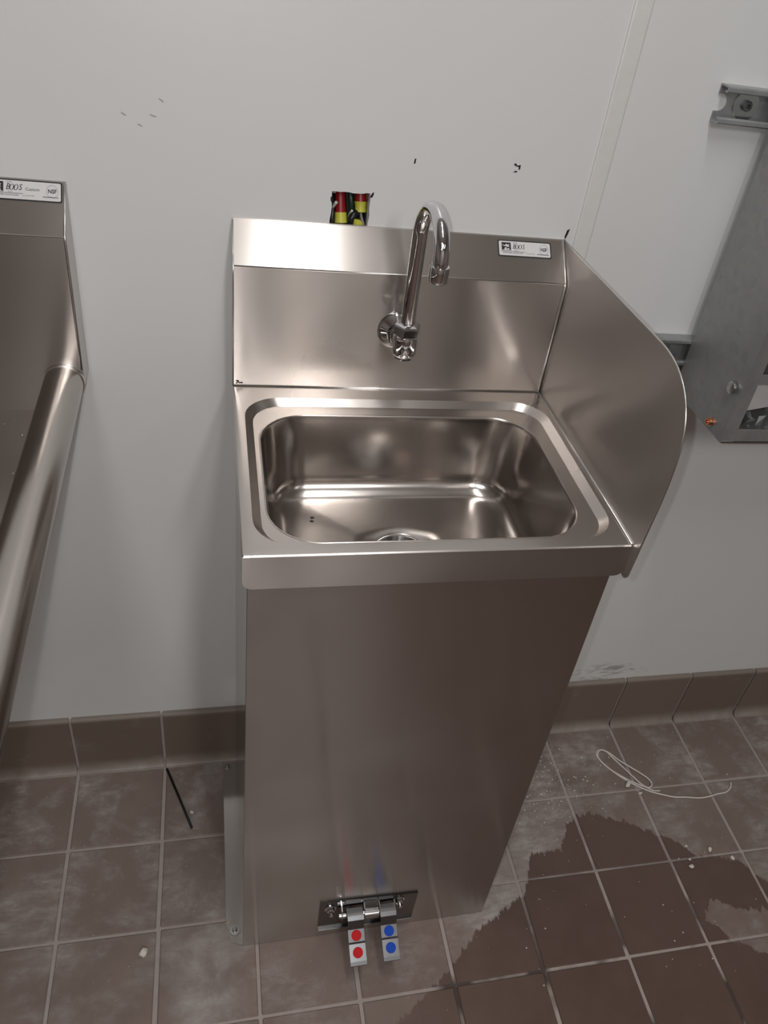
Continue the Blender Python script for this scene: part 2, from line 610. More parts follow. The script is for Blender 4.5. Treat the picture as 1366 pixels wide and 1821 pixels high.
# floor: grout bed with tiles set proud of it
floor = structure(obj('floor', box_bm(XL - .1, XR + .1, YF - .1, 0.1, -0.06, -0.0022), 'grout'))
J = 0.0062
bm = box_bm(-(T - J) / 2, (T - J) / 2, -(T - .0048) / 2, (T - .0048) / 2, -0.010, 0.0, 0.0016, 1)
me = bpy.data.meshes.new('floor_tile')
bmesh.ops.recalc_face_normals(bm, faces=bm.faces)
bm.to_mesh(me)
bm.free()
me.materials.append(M['tile'])
rnd = random.Random(3)
for j in range(7):
    for i in range(-3, 12):
        o = link('floor_tile', me, None, floor)
        o.location = (X0 + (i + .5) * T + rnd.uniform(-.0006, .0006), Y1 - (j - .5) * T + rnd.uniform(-.0006, .0006), rnd.uniform(-.0003, .0003))
        o.rotation_euler = (rnd.uniform(-.002, .002), rnd.uniform(-.002, .002), rnd.uniform(-.004, .004) - .003)
# the rest of the floor, only seen in reflections
bm = bmesh.new()
for j in range(26):
    for i in range(-14, 23):
        if j < 7 and -3 <= i < 12:
            continue
        cx, cy = X0 + (i + .5) * T, Y1 - (j - .5) * T
        if cy - T / 2 < YF or cx - T / 2 < XL or cx + T / 2 > XR:
            continue
        h = (T - J) / 2
        vs = [bm.verts.new((cx + a * h, cy + b * h, 0)) for a, b in ((-1, -1), (1, -1), (1, 1), (-1, 1))]
        bm.faces.new(vs)
r = bmesh.ops.extrude_face_region(bm, geom=list(bm.faces))
for v in [g for g in r['geom'] if isinstance(g, bmesh.types.BMVert)]:
    v.co.z = -0.005
o = obj('outer_floor_tiles', bm, 'tile', floor)
o['kind'] = 'stuff'

# cove base tiles
base = structure(obj('baseboard_back', box_bm(XL, XR, -0.0065, 0.0, -0.002, HC - 0.004), 'grout'))
prof = [(0.0, HC), (-0.0062, HC), (-0.0085, HC - .0010), (-0.0100, HC - .0035), (-0.0100, 0.022)]
for k in range(1, 7):
    a = k / 6 * PI / 2
    prof.append((-0.0100 - 0.0115 * (1 - math.cos(a)), 0.022 - 0.0215 * math.sin(a)))
prof += [(-0.0225, -0.0005), (0.0, -0.0005)]
bm = bmesh.new()
prism(bm, prof, 0, -(T - .005) / 2, (T - .005) / 2)
me = bpy.data.meshes.new('cove_tile')
bmesh.ops.recalc_face_normals(bm, faces=bm.faces)
bm.to_mesh(me)
bm.free()
me.materials.append(M['cove'])
for i in range(-8, 14):
    o = link('cove_tile', me, None, base)
    o.location = (X0 + (i + .5) * T, rnd.uniform(-.0004, .0004), 0)

# ceiling light panels, the added fill included
for i, (x, y, sx, sy, p) in enumerate(LIGHTS):
    t = empty('ceiling_light', (x, y, CEIL))
    tag(t, ['flush square ceiling light panel above the hand sink', 'unseen oblong ceiling light panel added as fill for the lower wall',
            'flush oblong ceiling light panel near the right wall', 'flush oblong ceiling light panel in the middle of the room'][i],
        'ceiling light', 'ceiling light panels')
    bm = bmesh.new()
    for a, b, c, d in ((-sx / 2 - .02, sx / 2 + .02, -sy / 2 - .02, -sy / 2), (-sx / 2 - .02, sx / 2 + .02, sy / 2, sy / 2 + .02),
                       (-sx / 2 - .02, -sx / 2, -sy / 2, sy / 2), (sx / 2, sx / 2 + .02, -sy / 2, sy / 2)):
        box(bm, x + a, x + b, y + c, y + d, CEIL - .02, CEIL)
    obj('frame', bm, 'label_white', t)

# ------------------------------------------------------------------ stainless hand sink
sink = empty('hand_sink', (0.0, -0.02, H - APR))
tag(sink, 'brushed steel hand sink with rectangular bowl and one side splash', 'sink')
OB = 0.0044   # ring step depth centre
ox0, ox1, oy0, oy1 = 0.0310, 0.3925, -0.3600, -0.1080
RZ = H - 0.0075
eps = 0.00075
bm = bmesh.new()
loops = [rrect(0.0, W - .0004, -D + .0006, -YB, 0.0015, H - .0016)]
loops += [rrect(0.0006, W - .0008, -D + .0018, -YB - .0006, 0.0015, H - .0002), rrect(0.002, W - .0022, -D + .0035, -YB - .002, 0.003, H)]
loops += [rrect(0.0128, 0.4232, -0.3748, -0.0765, 0.046, H)]
loops += [rrect(0.0226, 0.4130, -0.3692, -0.0856, 0.040, RZ)]
loops += [rrect(ox0 - .0034, ox1 + .0034, oy0 - .0030, oy1 + .0034, 0.060, RZ)]
for k in range(1, 6):
    a = k / 5 * PI / 2
    e = .0034 * (1 - math.sin(a))
    loops.append(rrect(ox0 - e, ox1 + e, oy0 - e, oy1 + e, 0.058, RZ + .0010 * math.sin(2 * a) - .0036 * (1 - math.cos(a))))
loft(bm, loops)
obj('deck', bm, 'steel_deck', sink, True, math.radians(17))
# bowl
bm = bmesh.new()
zb = 0.7385
z0 = RZ - .0036
loops = [rrect(ox0, ox1, oy0, oy1, 0.058, z0), rrect(ox0 + .0006, ox1 - .0006, oy0 + .0006, oy1 - .0006, 0.0575, z0 - .006)]
wall_in = [0.010, 0.010, 0.005, 0.003]
for f_ in (0.35, 0.70):
    d_ = [w_ * f_ for w_ in wall_in]
    loops.append(rrect(ox0 + d_[0], ox1 - d_[1], oy0 + d_[2], oy1 - d_[3], 0.056, z0 - (z0 - zb - 0.03) * f_))
R_ = 0.030
for k in range(0, 9):
    a = k / 8 * PI / 2
    e = R_ * (1 - math.cos(a))
    loops.append(rrect(ox0 + .010 + e, ox1 - .010 - e, oy0 + .005 + e, oy1 - .003 - e, max(0.055 - e, 0.02), zb + R_ - R_ * math.sin(a)))
dc = Vector((0.2095, -0.2362, zb - 0.0070))
last = loops[-1]
for s_ in (0.25, 0.5, 0.75, 1.0):
    lp = []
    for p in last:
        d_ = (p - dc)
        d_.z = 0
        q = dc + d_.normalized() * 0.038
        lp.append(Vector((p.x + (q.x - p.x) * s_, p.y + (q.y - p.y) * s_, zb - 0.0070 * s_)))
    loops.append(lp)
c_last = loops[-1]
loops.append([dc + (p - dc) * 0.95 + Vector((0, 0, -.0022)) for p in c_last])
loops.append([dc + (p - dc) * 0.80 + Vector((0, 0, -.0120)) for p in c_last])
loft(bm, loops)
obj('bowl', bm, 'steel_bowl', sink, True, math.radians(50))
bm = bmesh.new()
lathe(bm, [(0.0, -0.020), (0.022, -0.0195), (0.0300, -0.0110), (0.0330, -.0030), (0.0340, .0005), (0.0355, .0010), (0.0370, .0005), (0.0370, -.0008), (0.035, -.004), (0.035, -.022), (0.0, -.024)], dc + Vector((0, 0, .0002)), n=40)
dr = obj('drain', bm, 'chrome_dull', sink, True, math.radians(40))
bm = bmesh.new()
for k in range(-2, 3):
    w_ = math.sqrt(max(0.021 ** 2 - (k * .009) ** 2, 0))
    box(bm, dc.x - w_, dc.x + w_, dc.y + k * .009 - .0012, dc.y + k * .009 + .0012, dc.z - .0190, dc.z - .0175)
bm2 = bm
obj('strainer', bm2, 'bolt', dr)
# apron: front and left and right return as one bent sheet, lower corners rounded
bm = bmesh.new()
th = 0.0014


def apron_profile():
    r = 0.011
    pts = [(0.0, H - .0016)]
    for k in range(7):
        a = k / 6 * PI / 2
        pts.append((r - r * math.cos(a), H - APR + r - r * math.sin(a)))
    for k in range(7):
        a = k / 6 * PI / 2
        pts.append((W - r + r * math.sin(a), H - APR + r - r * math.cos(a)))
    pts.append((W, H - .0016))
    return pts


prism(bm, apron_profile(), 1, -D, -D + th)
obj('apron', bm, 'steel_x', sink)
for xa in (0.0, W - th):
    obj('side_return', box_bm(xa, xa + th, -D + th, -YB + .002, H - APR + .009, H - .0016), 'steel_y', sink)
# backsplash
bm = bmesh.new()
bp = [(0.0, H - APR), (-YB, H - APR), (-YB, H + .0008), (-YB, ZB - .0015), (-YB + .0006, ZB + .0004), (-0.0035, ZT - .0006), (-0.0022, ZT + .0002), (0.0, ZT + .0004)]
prism(bm, bp, 0, 0.0012, W - .0005)
obj('backsplash', bm, 'steel_x', sink)
# polished edge lines
bm = bmesh.new()
tube(bm, [(0.0012, -YB, ZB), (W - .002, -YB, ZB)], 0.0009, 8)
obj('fold_edge', bm, 'weld', sink, True)
bm = bmesh.new()
tube(bm, [(0.0005, -YB - .0003, H + .0004), (W - .002, -YB - .0003, H + .0004)], 0.0013, 8)
obj('deck_joint', bm, 'weld', sink, True)
bm = bmesh.new()
tube(bm, [(0.0012, -.004, ZT - .002), (0.0008, -YB + .001, ZB), (0.0006, -YB, ZB - .02), (0.0003, -YB, H)], 0.0011, 8)
obj('end_edge', bm, 'weld', sink, True)
# right corner weld
bm = bmesh.new()
tube(bm, [(W - .0012, -.004, ZT), (W - .0022, -YB + .002, ZB + .001), (W - .0022, -YB - .0005, ZB - .004), (W - .0018, -YB - .0008, H + .001)], 0.0022, 8)
obj('corner_weld', bm, 'weld', sink, True)
bm = bmesh.new()
tube(bm, [(W - .0012, -YB, H + .0005), (W - .001, -D + .002, H + .0002)], 0.0017, 8)
obj('side_weld', bm, 'weld', sink, True)
# side splash: sheet with straight top, big front radius, small bottom radius
sp = [(-0.001, H - APR), (-0.001, ZT)]
sp += [(-0.1000, ZT + .0008), (-0.2000, ZT + .0018)]
sp += [(p.x, p.y) for p in catmull([Vector((a, b, 0)) for a, b in ((-0.2850, 1.0755), (-0.3200, 1.0750), (-0.3500, 1.0690), (-0.3760, 1.0540), (-0.3930, 1.0330), (-0.4020, 1.0050), (-0.4050, 0.9700), (-0.4048, 0.9400))], 5)]
sp += [(-0.4005, H), (-0.3985, H - APR + .010)]
for k in range(1, 6):
    a = k / 5 * PI / 2
    sp.append((-0.3885 - .010 * math.cos(a), H - APR + .010 - .010 * math.sin(a)))
bm = bmesh.new()
prism(bm, sp, 0, W, W + .0018)
spl = obj('side_splash', bm, 'steel_y', sink)
bm = bmesh.new()
tube(bm, [(W + .0009, y, z) for y, z in sp[1:]], 0.0013, 6)
obj('splash_rim', bm, 'weld', spl, True)


# ------------------------------------------------------------------ labels (white sticker, black border, lettering)
def text_mesh(s, size, frame, u, v, name, mat, parent, sx=1.0, shear=0.0, weight=0.0, lift=0.0004):
    c = bpy.data.curves.new('txt', 'FONT')
    c.body = s
    c.size = size
    c.shear = shear
    c.offset = weight
    c.align_x = 'CENTER'
    c.align_y = 'CENTER'
    c.extrude = 0.00004
    c.resolution_u = 3
    t = bpy.data.objects.new('txt', c)
    COL.objects.link(t)
    dg = bpy.context.evaluated_depsgraph_get()
    me = bpy.data.meshes.new_from_object(t.evaluated_get(dg))
    bpy.data.objects.remove(t)
    o_, du, dv = frame
    nn = du.cross(dv).normalized()
    for vtx in me.vertices:
        x, y, z = vtx.co
        vtx.co = o_ + du * (u + x * sx) + dv * (v + y) + nn * (lift + z)
    me.name = name
    me.materials.clear()
    return link(name, me, M[mat], parent)


def flat(name, pts, frame, lo, hi, mat, parent):
    o_, du, dv = frame
    nn = du.cross(dv).normalized()
    bm = bmesh.new()
    a = [bm.verts.new(o_ + du * u + dv * v + nn * lo) for u, v in pts]
    b = [bm.verts.new(o_ + du * u + dv * v + nn * hi) for u, v in pts]
    bm.faces.new(b)
    bm.faces.new(a[::-1])
    for i in range(len(a)):
        j = (i + 1) % len(a)
        bm.faces.new((a[i], a[j], b[j], b[i]))
    return obj(name, bm, mat, parent)


def rr2(u0, u1, v0, v1, r, n=6):
    return [(p.x, p.y) for p in rrect(u0, u1, v0, v1, r, 0, n, 1)]


def ring(name, frame, u, v, r0, r1, mat, parent, lo=.0003, hi=.00045, n=40, ky=1.0, slant=0.0):
    o_, du, dv = frame
    nn = du.cross(dv).normalized()
    bm = bmesh.new()
    loops = []
    for rx, ry, h in ((r0[0], r0[1], lo), (r0[0], r0[1], hi), (r1[0], r1[1], hi), (r1[0], r1[1], lo)):
        loops.append([o_ + du * (u + rx * math.cos(k * 2 * PI / n) + slant * ry * math.sin(k * 2 * PI / n)) + dv * (v + ry * math.sin(k * 2 * PI / n)) + nn * h for k in range(n)])
    loft(bm, loops)
    return obj(name, bm, mat, parent)


def sticker(parent, frame, w, h, word=None):
    st = flat('maker_label', rr2(0, w, 0, h, .0025), frame, 0.00005, 0.00030, 'ink', parent)
    b = .0015
    flat('label_face', rr2(b, w - b, b, h - b, .0018), frame, 0.0002, 0.00042, 'label_white', st)
    L = .00042
    e = .48 * h
    eu, ev = .0052, h - .0034 - e
    flat('emblem', [(eu, ev), (eu + e * 1.18, ev), (eu + e * 1.18, ev + e), (eu, ev + e)], frame, L, L + .0001, 'ink', st)
    ew = e * 1.18
    # pale leaf shapes of the emblem
    leaves = [
        [(.02, .80), (.22, .62), (.40, .66), (.52, .84), (.60, .70), (.86, .78), (.74, .56), (.86, .46), (.64, .44), (.50, .52), (.34, .50), (.14, .60)],
        [(.04, .06), (.26, .10), (.36, .34), (.58, .42), (.46, .22), (.62, .20), (.80, .34), (.78, .14), (.96, .02), (.60, .06), (.40, .02)],
    ]
    for lf in leaves:
        flat('emblem_leaf', [(eu + a * ew, ev + c * e) for a, c in lf], frame, L + .0001, L + .0002, 'label_white', st)
    # the name, thin slanted capitals
    bu = eu + ew + .0022
    bh = .28 * h
    bv = ev + e * .50
    text_mesh('B', bh * 1.45, frame, bu + .0022, bv, 'lettering', 'ink', st, 0.75, 0.25, 0.00004, L + .0001)
    for k in range(2):
        ring('lettering', frame, bu + .0064 + k * .0044, bv, (.0023, bh * .52), (.0014, bh * .44), 'ink', st, L, L + .0001, 28, 1, 0.2)
    text_mesh('S', bh * 1.45, frame, bu + .0150, bv, 'lettering', 'ink', st, 0.72, 0.25, 0.00004, L + .0001)
    text_mesh('JOHN', .0022, frame, bu + .0040, ev + e * .97, 'lettering', 'grey_ink', st, 1, 0, 0, L + .0001)
    text_mesh('& CO.', .0020, frame, bu + .0050, ev + e * .04, 'lettering', 'grey_ink', st, 1, 0, 0, L + .0001)
    rv = ev - .0014
    flat('rule_line', [(eu - .001, rv), (eu + ew + .020, rv), (eu + ew + .020, rv + .0005), (eu - .001, rv + .0005)], frame, L, L + .0001, 'ink', st)
    text_mesh('EFFINGHAM, ILLINOIS 62401', .0024, frame, eu + .0155, rv - .0018, 'lettering', 'grey_ink', st, .95, 0, .00004, L + .0001)
    text_mesh('(217) 347-7701', .0022, frame, eu + .0395, rv - .0018, 'lettering', 'grey_ink', st, .9, 0, 0, L + .0001)
    text_mesh('www.johnboos.com', .0024, frame, w - .0122, rv - .0018, 'lettering', 'ink', st, .85, 0, .00006, L + .0001)
    nu = w - .0105
    nv = ev + e * .30
    ring('mark_circle', frame, nu, nv, (.0063, .0072), (.0060, .0069), 'grey_ink', st, L, L + .0001)
    text_mesh('NSF', .0066, frame, nu, nv, 'lettering', 'ink', st, .82, 0, .00016, L + .0001)
    if word:
        text_mesh(word, .0046, frame, w - .031, nv + .0008, 'lettering', 'grey_ink', st, 1, 0, .00008, L + .0001)
    return st


dv_ = Vector((0, YB - .0035, ZT - ZB - .0006)).normalized()
fr = (Vector((0.3385, -YB, ZB)) + dv_ * 0.0335, Vector((1, 0, 0)), dv_)
sticker(sink, fr, 0.0745, 0.0225)

# dark grime in the left rear corner of the deck
bm = bmesh.new()
rnd = random.Random(8)
for k in range(7):
    cx, cz = .006 + rnd.uniform(-.003, .005), H + .004 + rnd.uniform(0, .004)
    s_ = rnd.uniform(.0008, .0022)
    prism(bm, [(cx - s_, cz), (cx, cz - s_ * .6), (cx + s_ * 1.3, cz), (cx + .2 * s_, cz + s_ * .7)], 1, -YB - .0006, -YB)
g_ = obj('grime', bm, 'hole_dark', sink)
g_['kind'] = 'stuff'
# crumb lying in the bowl
bm = bmesh.new()
bmesh.ops.create_icosphere(bm, subdivisions=1, radius=.0020, matrix=Matrix.Translation((.0995, -.1700, zb + .0012)) @ Matrix.Diagonal((1.6, .9, .6, 1)))
tag(obj('crumb', bm, 'hole_dark'), 'tiny dark crumb lying on the floor of the sink bowl', 'crumb')

# ------------------------------------------------------------------ faucet
fau = empty('faucet', (0.2115, -YB, 0.9530))
tag(fau, 'chrome gooseneck faucet mounted on the backsplash of the hand sink', 'faucet')
fx, fy = 0.2115, -0.0960
bm = bmesh.new()
lathe(bm, [(0.0258, 0.0), (0.0258, .0015), (0.0246, .0035), (0.0215, .0075), (0.0160, .0100), (0.0150, .0110), (0.0, .0112)], (0.2105, -YB - .0002, 0.9545), (0, -1, 0), 40)
obj('flange', bm, 'chrome', fau, True, math.radians(35))
bm = bmesh.new()
tube(bm, [(fx, -YB - .010, .955), (fx, -0.072, .955), (fx, fy + .004, .955)], .0128, 24)
obj('inlet_arm', bm, 'chrome', fau, True, math.radians(40))
bm = bmesh.new()
for i_, (a, b, r0) in enumerate(((-0.0630, -0.0600, .0165),)):
    lathe(bm, [(r0 * .9, a), (r0, a + .001), (r0, b - .001), (r0 * .9, b)], (fx, 0, .955), (0, 1, 0), 6, .3)
obj('hex_nut', bm, 'chrome', fau)
bm = bmesh.new()
lathe(bm, [(0.0, .9440), (.0110, .9440), (.0135, .9455), (.0152, .9490), (.0155, .9530), (.0155, .9690), (.0148, .9720), (.0120, .9745)], (fx, fy, 0), (0, 0, 1), 32)
obj('valve_body', bm, 'chrome', fau, True, math.radians(35))
bm = bmesh.new()
lathe(bm, [(0.0, .9395), (.0095, .9395), (.0118, .9410), (.0118, .9450), (.0, .9450)], (fx, fy, 0), (0, 0, 1), 6, .2)
obj('bottom_plug', bm, 'chrome', fau)
bm = bmesh.new()
lathe(bm, [(0.0100, .9715), (.0160, .9730), (.0172, .9745), (.0172, .9850), (.0160, .9870), (.0115, .9885), (.0090, .9885)], (fx, fy, 0), (0, 0, 1), 6, .1)
obj('spout_nut', bm, 'chrome', fau)
bm = bmesh.new()
z1, RG, ph = 1.0985, 0.0425, 0.06
pts = [(fx, fy, .975), (fx, fy, 1.00), (fx, fy, 1.04), (fx, fy, 1.08)]
for k in range(0, 29):
    a = PI * k / 28
    r_ = RG * (1 - math.cos(a))
    pts.append((fx + math.sin(ph) * r_, fy - math.cos(ph) * r_, z1 + RG * math.sin(a)))
tipx, tipy = fx + math.sin(ph) * 2 * RG, fy - math.cos(ph) * 2 * RG
pts.append((tipx, tipy, z1 - .003))
tube(bm, pts, .0088, 24)
obj('spout', bm, 'chrome', fau, True, math.radians(40))
bm = bmesh.new()
lathe(bm, [(.0088, .0), (.0108, -.0006), (.0112, -.0020), (.0112, -.0165), (.0104, -.0185), (.0086, -.0185), (.0084, -.012), (0, -.012)], (tipx, tipy, z1 - .0020), (0, 0, 1), 32)
obj('aerator', bm, 'chrome', fau, True, math.radians(35))

# ------------------------------------------------------------------ pedestal cabinet
cab = empty('pedestal_cabinet', (CX0, 0, 0))
tag(cab, 'tall brushed steel pedestal cabinet standing on the floor under the hand sink', 'cabinet')
zt_ = H - APR + .018
ts = .0014
obj('front_panel', box_bm(CX0, CX1, -YC, -YC + ts, 0.0004, zt_, .0005, 1), 'steel_panel', cab)
obj('side_panel', box_bm(CX0, CX0 + ts, -YC + ts, -.0240, 0.0004, zt_), 'steel_side', cab)
obj('side_panel', box_bm(CX1 - ts, CX1, -YC + ts, -.0240, 0.0004, zt_), 'steel_side', cab)
bm = box_bm(CX0, CX0 + ts, -.0240, -.0004, HC + .001, zt_)
obj('rear_filler', bm, 'steel_side', cab)
bm = box_bm(CX1 - ts, CX1, -.0240, -.0004, HC + .001, zt_)
obj('rear_filler', bm, 'steel_side', cab)
bm = box_bm(CX0, CX0 + ts, -.0240, -.0105, .024, HC + .001)
obj('rear_filler', bm, 'steel_side', cab)
bm = bmesh.new()
prism(bm, [(CX0, -.0240), (-.0200, -.0240), (-.0205, -.3400), (-.0180, -.3520), (-.0120, -.3740), (CX0, -.3800)], 2, .0004, .0018)
obj('mounting_flange', bm, 'steel_side', cab)
bm = bmesh.new()
prism(bm, [(CX1, -.0240), (CX1 + .0250, -.0240)[0:2], (CX1 + .0250, -.3400), (CX1 + .0160, -.3740), (CX1, -.3800)], 2, .0004, .0018)
# the right flange is hidden behind the panel in the photograph; a narrow one keeps the cabinet symmetrical
bm.free()
for x, y, wr in ((-.0122, -.0330, .0072), (-.0066, -.3545, .0092)):
    bm = bmesh.new()
    lathe(bm, [(0.0, 0.0), (wr - .0003, 0.0), (wr, .0006), (wr - .0004, .0012), (.0042, .0014), (.0040, .0040), (.0030, .0052), (0, .0056)], (x, y, .0018), (0, 0, 1), 24)
    sc_ = obj('anchor_screw', bm, 'bolt', cab, True, math.radians(40))

# ------------------------------------------------------------------ foot pedal valve
ped = empty('foot_pedal_valve', (0.208, -YC, 0.03))
tag(ped, 'chrome double foot pedal valve on the cabinet front near the floor', 'foot pedal')
y0 = -YC - .0004
bm = bmesh.new()
prism(bm, [(0.1275, .0300), (0.2890, .0310), (0.2900, .1100), (0.1268, .1185)], 1, y0 - .0025, y0)
obj('mounting_plate', bm, 'dark_reflection_chrome', ped)
bm = box_bm(0.1275, .2890, y0 - .0065, y0 - .0020, .0290, .0315, .0006, 1)
obj('plate_lip', bm, 'chrome_dull', ped)
for x in (0.1445, 0.2590):
    bm = bmesh.new()
    lathe(bm, [(.0095, 0), (.0095, .0012), (.0, .0012)], (x, y0 - .0025, .0960), (0, -1, 0), 24)
    lathe(bm, [(.0066, .0012), (.0066, .0055), (.0055, .0062), (0, .0062)], (x, y0 - .0025, .0960), (0, -1, 0), 6)
    lathe(bm, [(.0032, .0062), (.0032, .0130), (.0026, .0136), (0, .0136)], (x, y0 - .0025, .0960), (0, -1, 0), 16)
    obj('bolt', bm, 'chrome', ped, False)
bm = bmesh.new()
tube(bm, [(0.1580, y0 - .012, .0850), (0.2500, y0 - .012, .0850)], .0042, 16)
obj('hinge_pin', bm, 'chrome_dull', ped, True, math.radians(40))
bm = bmesh.new()
tube(bm, [(0.2000, y0 - .0125, .0850), (0.2230, y0 - .0125, .0850)], .0092, 20)
box(bm, .2000, .2230, y0 - .012, y0 - .002, .0775, .0925)
obj('hinge_barrel', bm, 'chrome_dull', ped, True, math.radians(40))
for xa in (.1620, .1990, .2240, .2490):
    bm = bmesh.new()
    prism(bm, [(y0 - .002, .1000), (y0 - .012, .0980), (y0 - .018, .0880), (y0 - .017, .0780), (y0 - .002, .0740)], 0, xa, xa + .0016)
    obj('hinge_ear', bm, 'chrome', ped)
for xm, dot in ((0.1835, 'red_dot'), (0.2375, 'blue_dot')):
    hw = .0132
    prof = [(-.388, .0950), (-.4020, .0965), (-.4085, .0940), (-.4160, .0800), (-.4320, .0715), (-.4336, .0732), (-.4350, .0708), (-.4590, .0625), (-.4640, .0600)]
    th_ = .0022
    bm = bmesh.new()
    prism(bm, prof + [(a, b - th_) for a, b in prof[::-1]], 0, xm - hw, xm + hw)
    p_ = obj('pedal', bm, 'pedal', ped)
    for (ya, za, yb_, zb_) in ((-.4160, .0800, -.4320, .0715), (-.4350, .0708, -.4590, .0625)):
        c = Vector((xm, (ya + yb_) / 2, (za + zb_) / 2))
        d_ = Vector((0, yb_ - ya, zb_ - za)).normalized()
        nn = Vector((1, 0, 0)).cross(d_)
        if nn.z < 0:
            nn = -nn
        bm = bmesh.new()
        lathe(bm, [(0.0082, 0.0), (.0082, .0004), (.0078, .0007), (0, .0007)], c, nn, 28)
        dt = obj('dot', bm, dot, p_)
        dt['label'] = ('red' if dot == 'red_dot' else 'blue') + ' round marker on the pedal'

# ------------------------------------------------------------------ left sink (long table sink with a rolled rim)
LS = -0.1830
ls = empty('rim_table_sink', (LS - .3, 0, .80))
tag(ls, 'long steel table sink with rolled rim, cut by the left edge of the photo', 'sink')
LZB, LZT = 1.0510, 1.0985
bm = bmesh.new()
lp = [(-.0006, .8620), (-YB + .006, .8610), (-YB + .001, .8650), (-YB, .8700), (-YB, LZB - .0015), (-YB + .0006, LZB + .0004), (-.0035, LZT - .0006), (-.0022, LZT), (-.0006, LZT + .0002)]
prism(bm, lp, 0, LS - 1.5, LS)
obj('backsplash', bm, 'steel_x', ls)
obj('backsplash_skirt', box_bm(LS - 1.5, LS - .040, -YB, -.0004, .8200, .8700), 'steel_x', ls)
bm = bmesh.new()
tube(bm, [(LS - 1.5, -YB, LZB), (LS - .001, -YB, LZB)], .0010, 8)
obj('fold_edge', bm, 'weld', ls, True)
bm = bmesh.new()
tube(bm, [(LS - .0012, -.003, LZT - .001), (LS - .0012, -YB + .001, LZB + .001), (LS - .0012, -YB, LZB - .004), (LS - .0012, -YB, .885)], .0017, 8)
obj('end_edge', bm, 'weld', ls, True)
bm = bmesh.new()
box(bm, LS - 1.5, LS - .040, -.72, -YB, .8205, .8250)
obj('table_top', bm, 'steel_deck', ls)
bm = bmesh.new()
TR, TZ, TX = .0230, .8690, LS - .0232
tube(bm, [(TX, -YB + .001, TZ), (TX, -.72, TZ)], TR, 40)
obj('rolled_rim', bm, 'tube_steel', ls, True, math.radians(40))
bm = bmesh.new()
tube(bm, [(TX, -YB, TZ), (TX, -YB - .0060, TZ)], TR + .0012, 40)
obj('rim_collar', bm, 'weld', ls, True, math.radians(40))
# the same rim turned along the front, beyond the frame
bm = bmesh.new()
tube(bm, [(TX, -.72, TZ), (TX - .004, -.733, TZ), (TX - .016, -.742, TZ), (TX - .030, -.7445, TZ), (LS - 1.5, -.7445, TZ)], TR, 32)
obj('front_rim', bm, 'tube_steel', ls, True, math.radians(50))
obj('front_flank', box_bm(LS - 1.5, LS - .046, -.7230, -.7215, .8250, TZ - .002), 'steel_x', ls)
# inner flank from the rim down to the table, and the vertical cove beside the splash
bm = bmesh.new()
fl_ = [(LS - .0440, TZ), (LS - .0452, .852), (LS - .0462, .8340), (LS - .0500, .8275), (LS - .0580, .8251)]
prism(bm, fl_ + [(a + .0015, b - .0015) for a, b in fl_[::-1]], 1, -.72, -YB)
obj('rim_flank', bm, 'steel_y', ls)
for lx in (LS - 1.42,):
    for ly in (-.12, -.66):
        bm = bmesh.new()
        tube(bm, [(lx, ly, 0.0), (lx, ly, .82)], .02, 20)
        obj('leg', bm, 'tube_steel', ls, True, math.radians(40))
dvl = Vector((0, YB - .0035, LZT - LZB - .0006)).normalized()
frl = (Vector((LS - .0755, -YB, LZB)) + dvl * 0.0405, Vector((1, 0, 0)), dvl)
frl = (Vector((LS - .0832, -YB, LZB)) + dvl * 0.0398, Vector((1, 0, 0)), dvl)
sticker(ls, frl, 0.0797, 0.0240, 'Custom')
# water drops on the table top: one sprinkle
bm = bmesh.new()
rnd = random.Random(4)
for k in range(26):
    x, y = LS - .06 - rnd.random() * .14, -.06 - rnd.random() * .20
    s_ = rnd.uniform(.0008, .0024)
    bmesh.ops.create_icosphere(bm, subdivisions=1, radius=s_, matrix=Matrix.Translation((x, y, .8250)) @ Matrix.Diagonal((1.2, 1, .5, 1)))
M['water'] = None
m_, nt_, b_ = nodes_of('water')
b_.inputs['Transmission Weight'].default_value = 1.0
b_.inputs['Roughness'].default_value = 0.02
b_.inputs['IOR'].default_value = 1.33
M['water'] = m_
tag(obj('water_drops', bm, 'water', None, True), 'scattered water drops on the steel table top by the rolled rim', 'water', None, 'stuff')

# ------------------------------------------------------------------ opening in the wall with its wiring
jb = empty('junction_box', (0.1433, 0.012, 1.07))
tag(jb, 'open electrical box set in the wall above the backsplash', 'junction box')
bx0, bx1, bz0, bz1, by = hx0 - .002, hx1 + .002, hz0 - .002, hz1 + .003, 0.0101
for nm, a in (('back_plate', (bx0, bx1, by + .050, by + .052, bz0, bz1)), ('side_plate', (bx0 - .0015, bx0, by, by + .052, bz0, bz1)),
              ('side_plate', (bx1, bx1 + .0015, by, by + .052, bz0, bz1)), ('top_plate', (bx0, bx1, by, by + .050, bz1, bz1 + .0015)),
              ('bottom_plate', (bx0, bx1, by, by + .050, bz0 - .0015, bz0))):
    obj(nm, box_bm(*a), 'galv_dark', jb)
obj('screw_tab', box_bm(bx0 + .0005, bx0 + .0085, by + .001, by + .0025, bz1 - .0085, bz1 - .0005), 'galv', jb)
obj('edge_lip', box_bm(bx1 - .0035, bx1 - .0010, by - .006, by + .006, bz0 + .02, bz1 - .002), 'galv', jb)


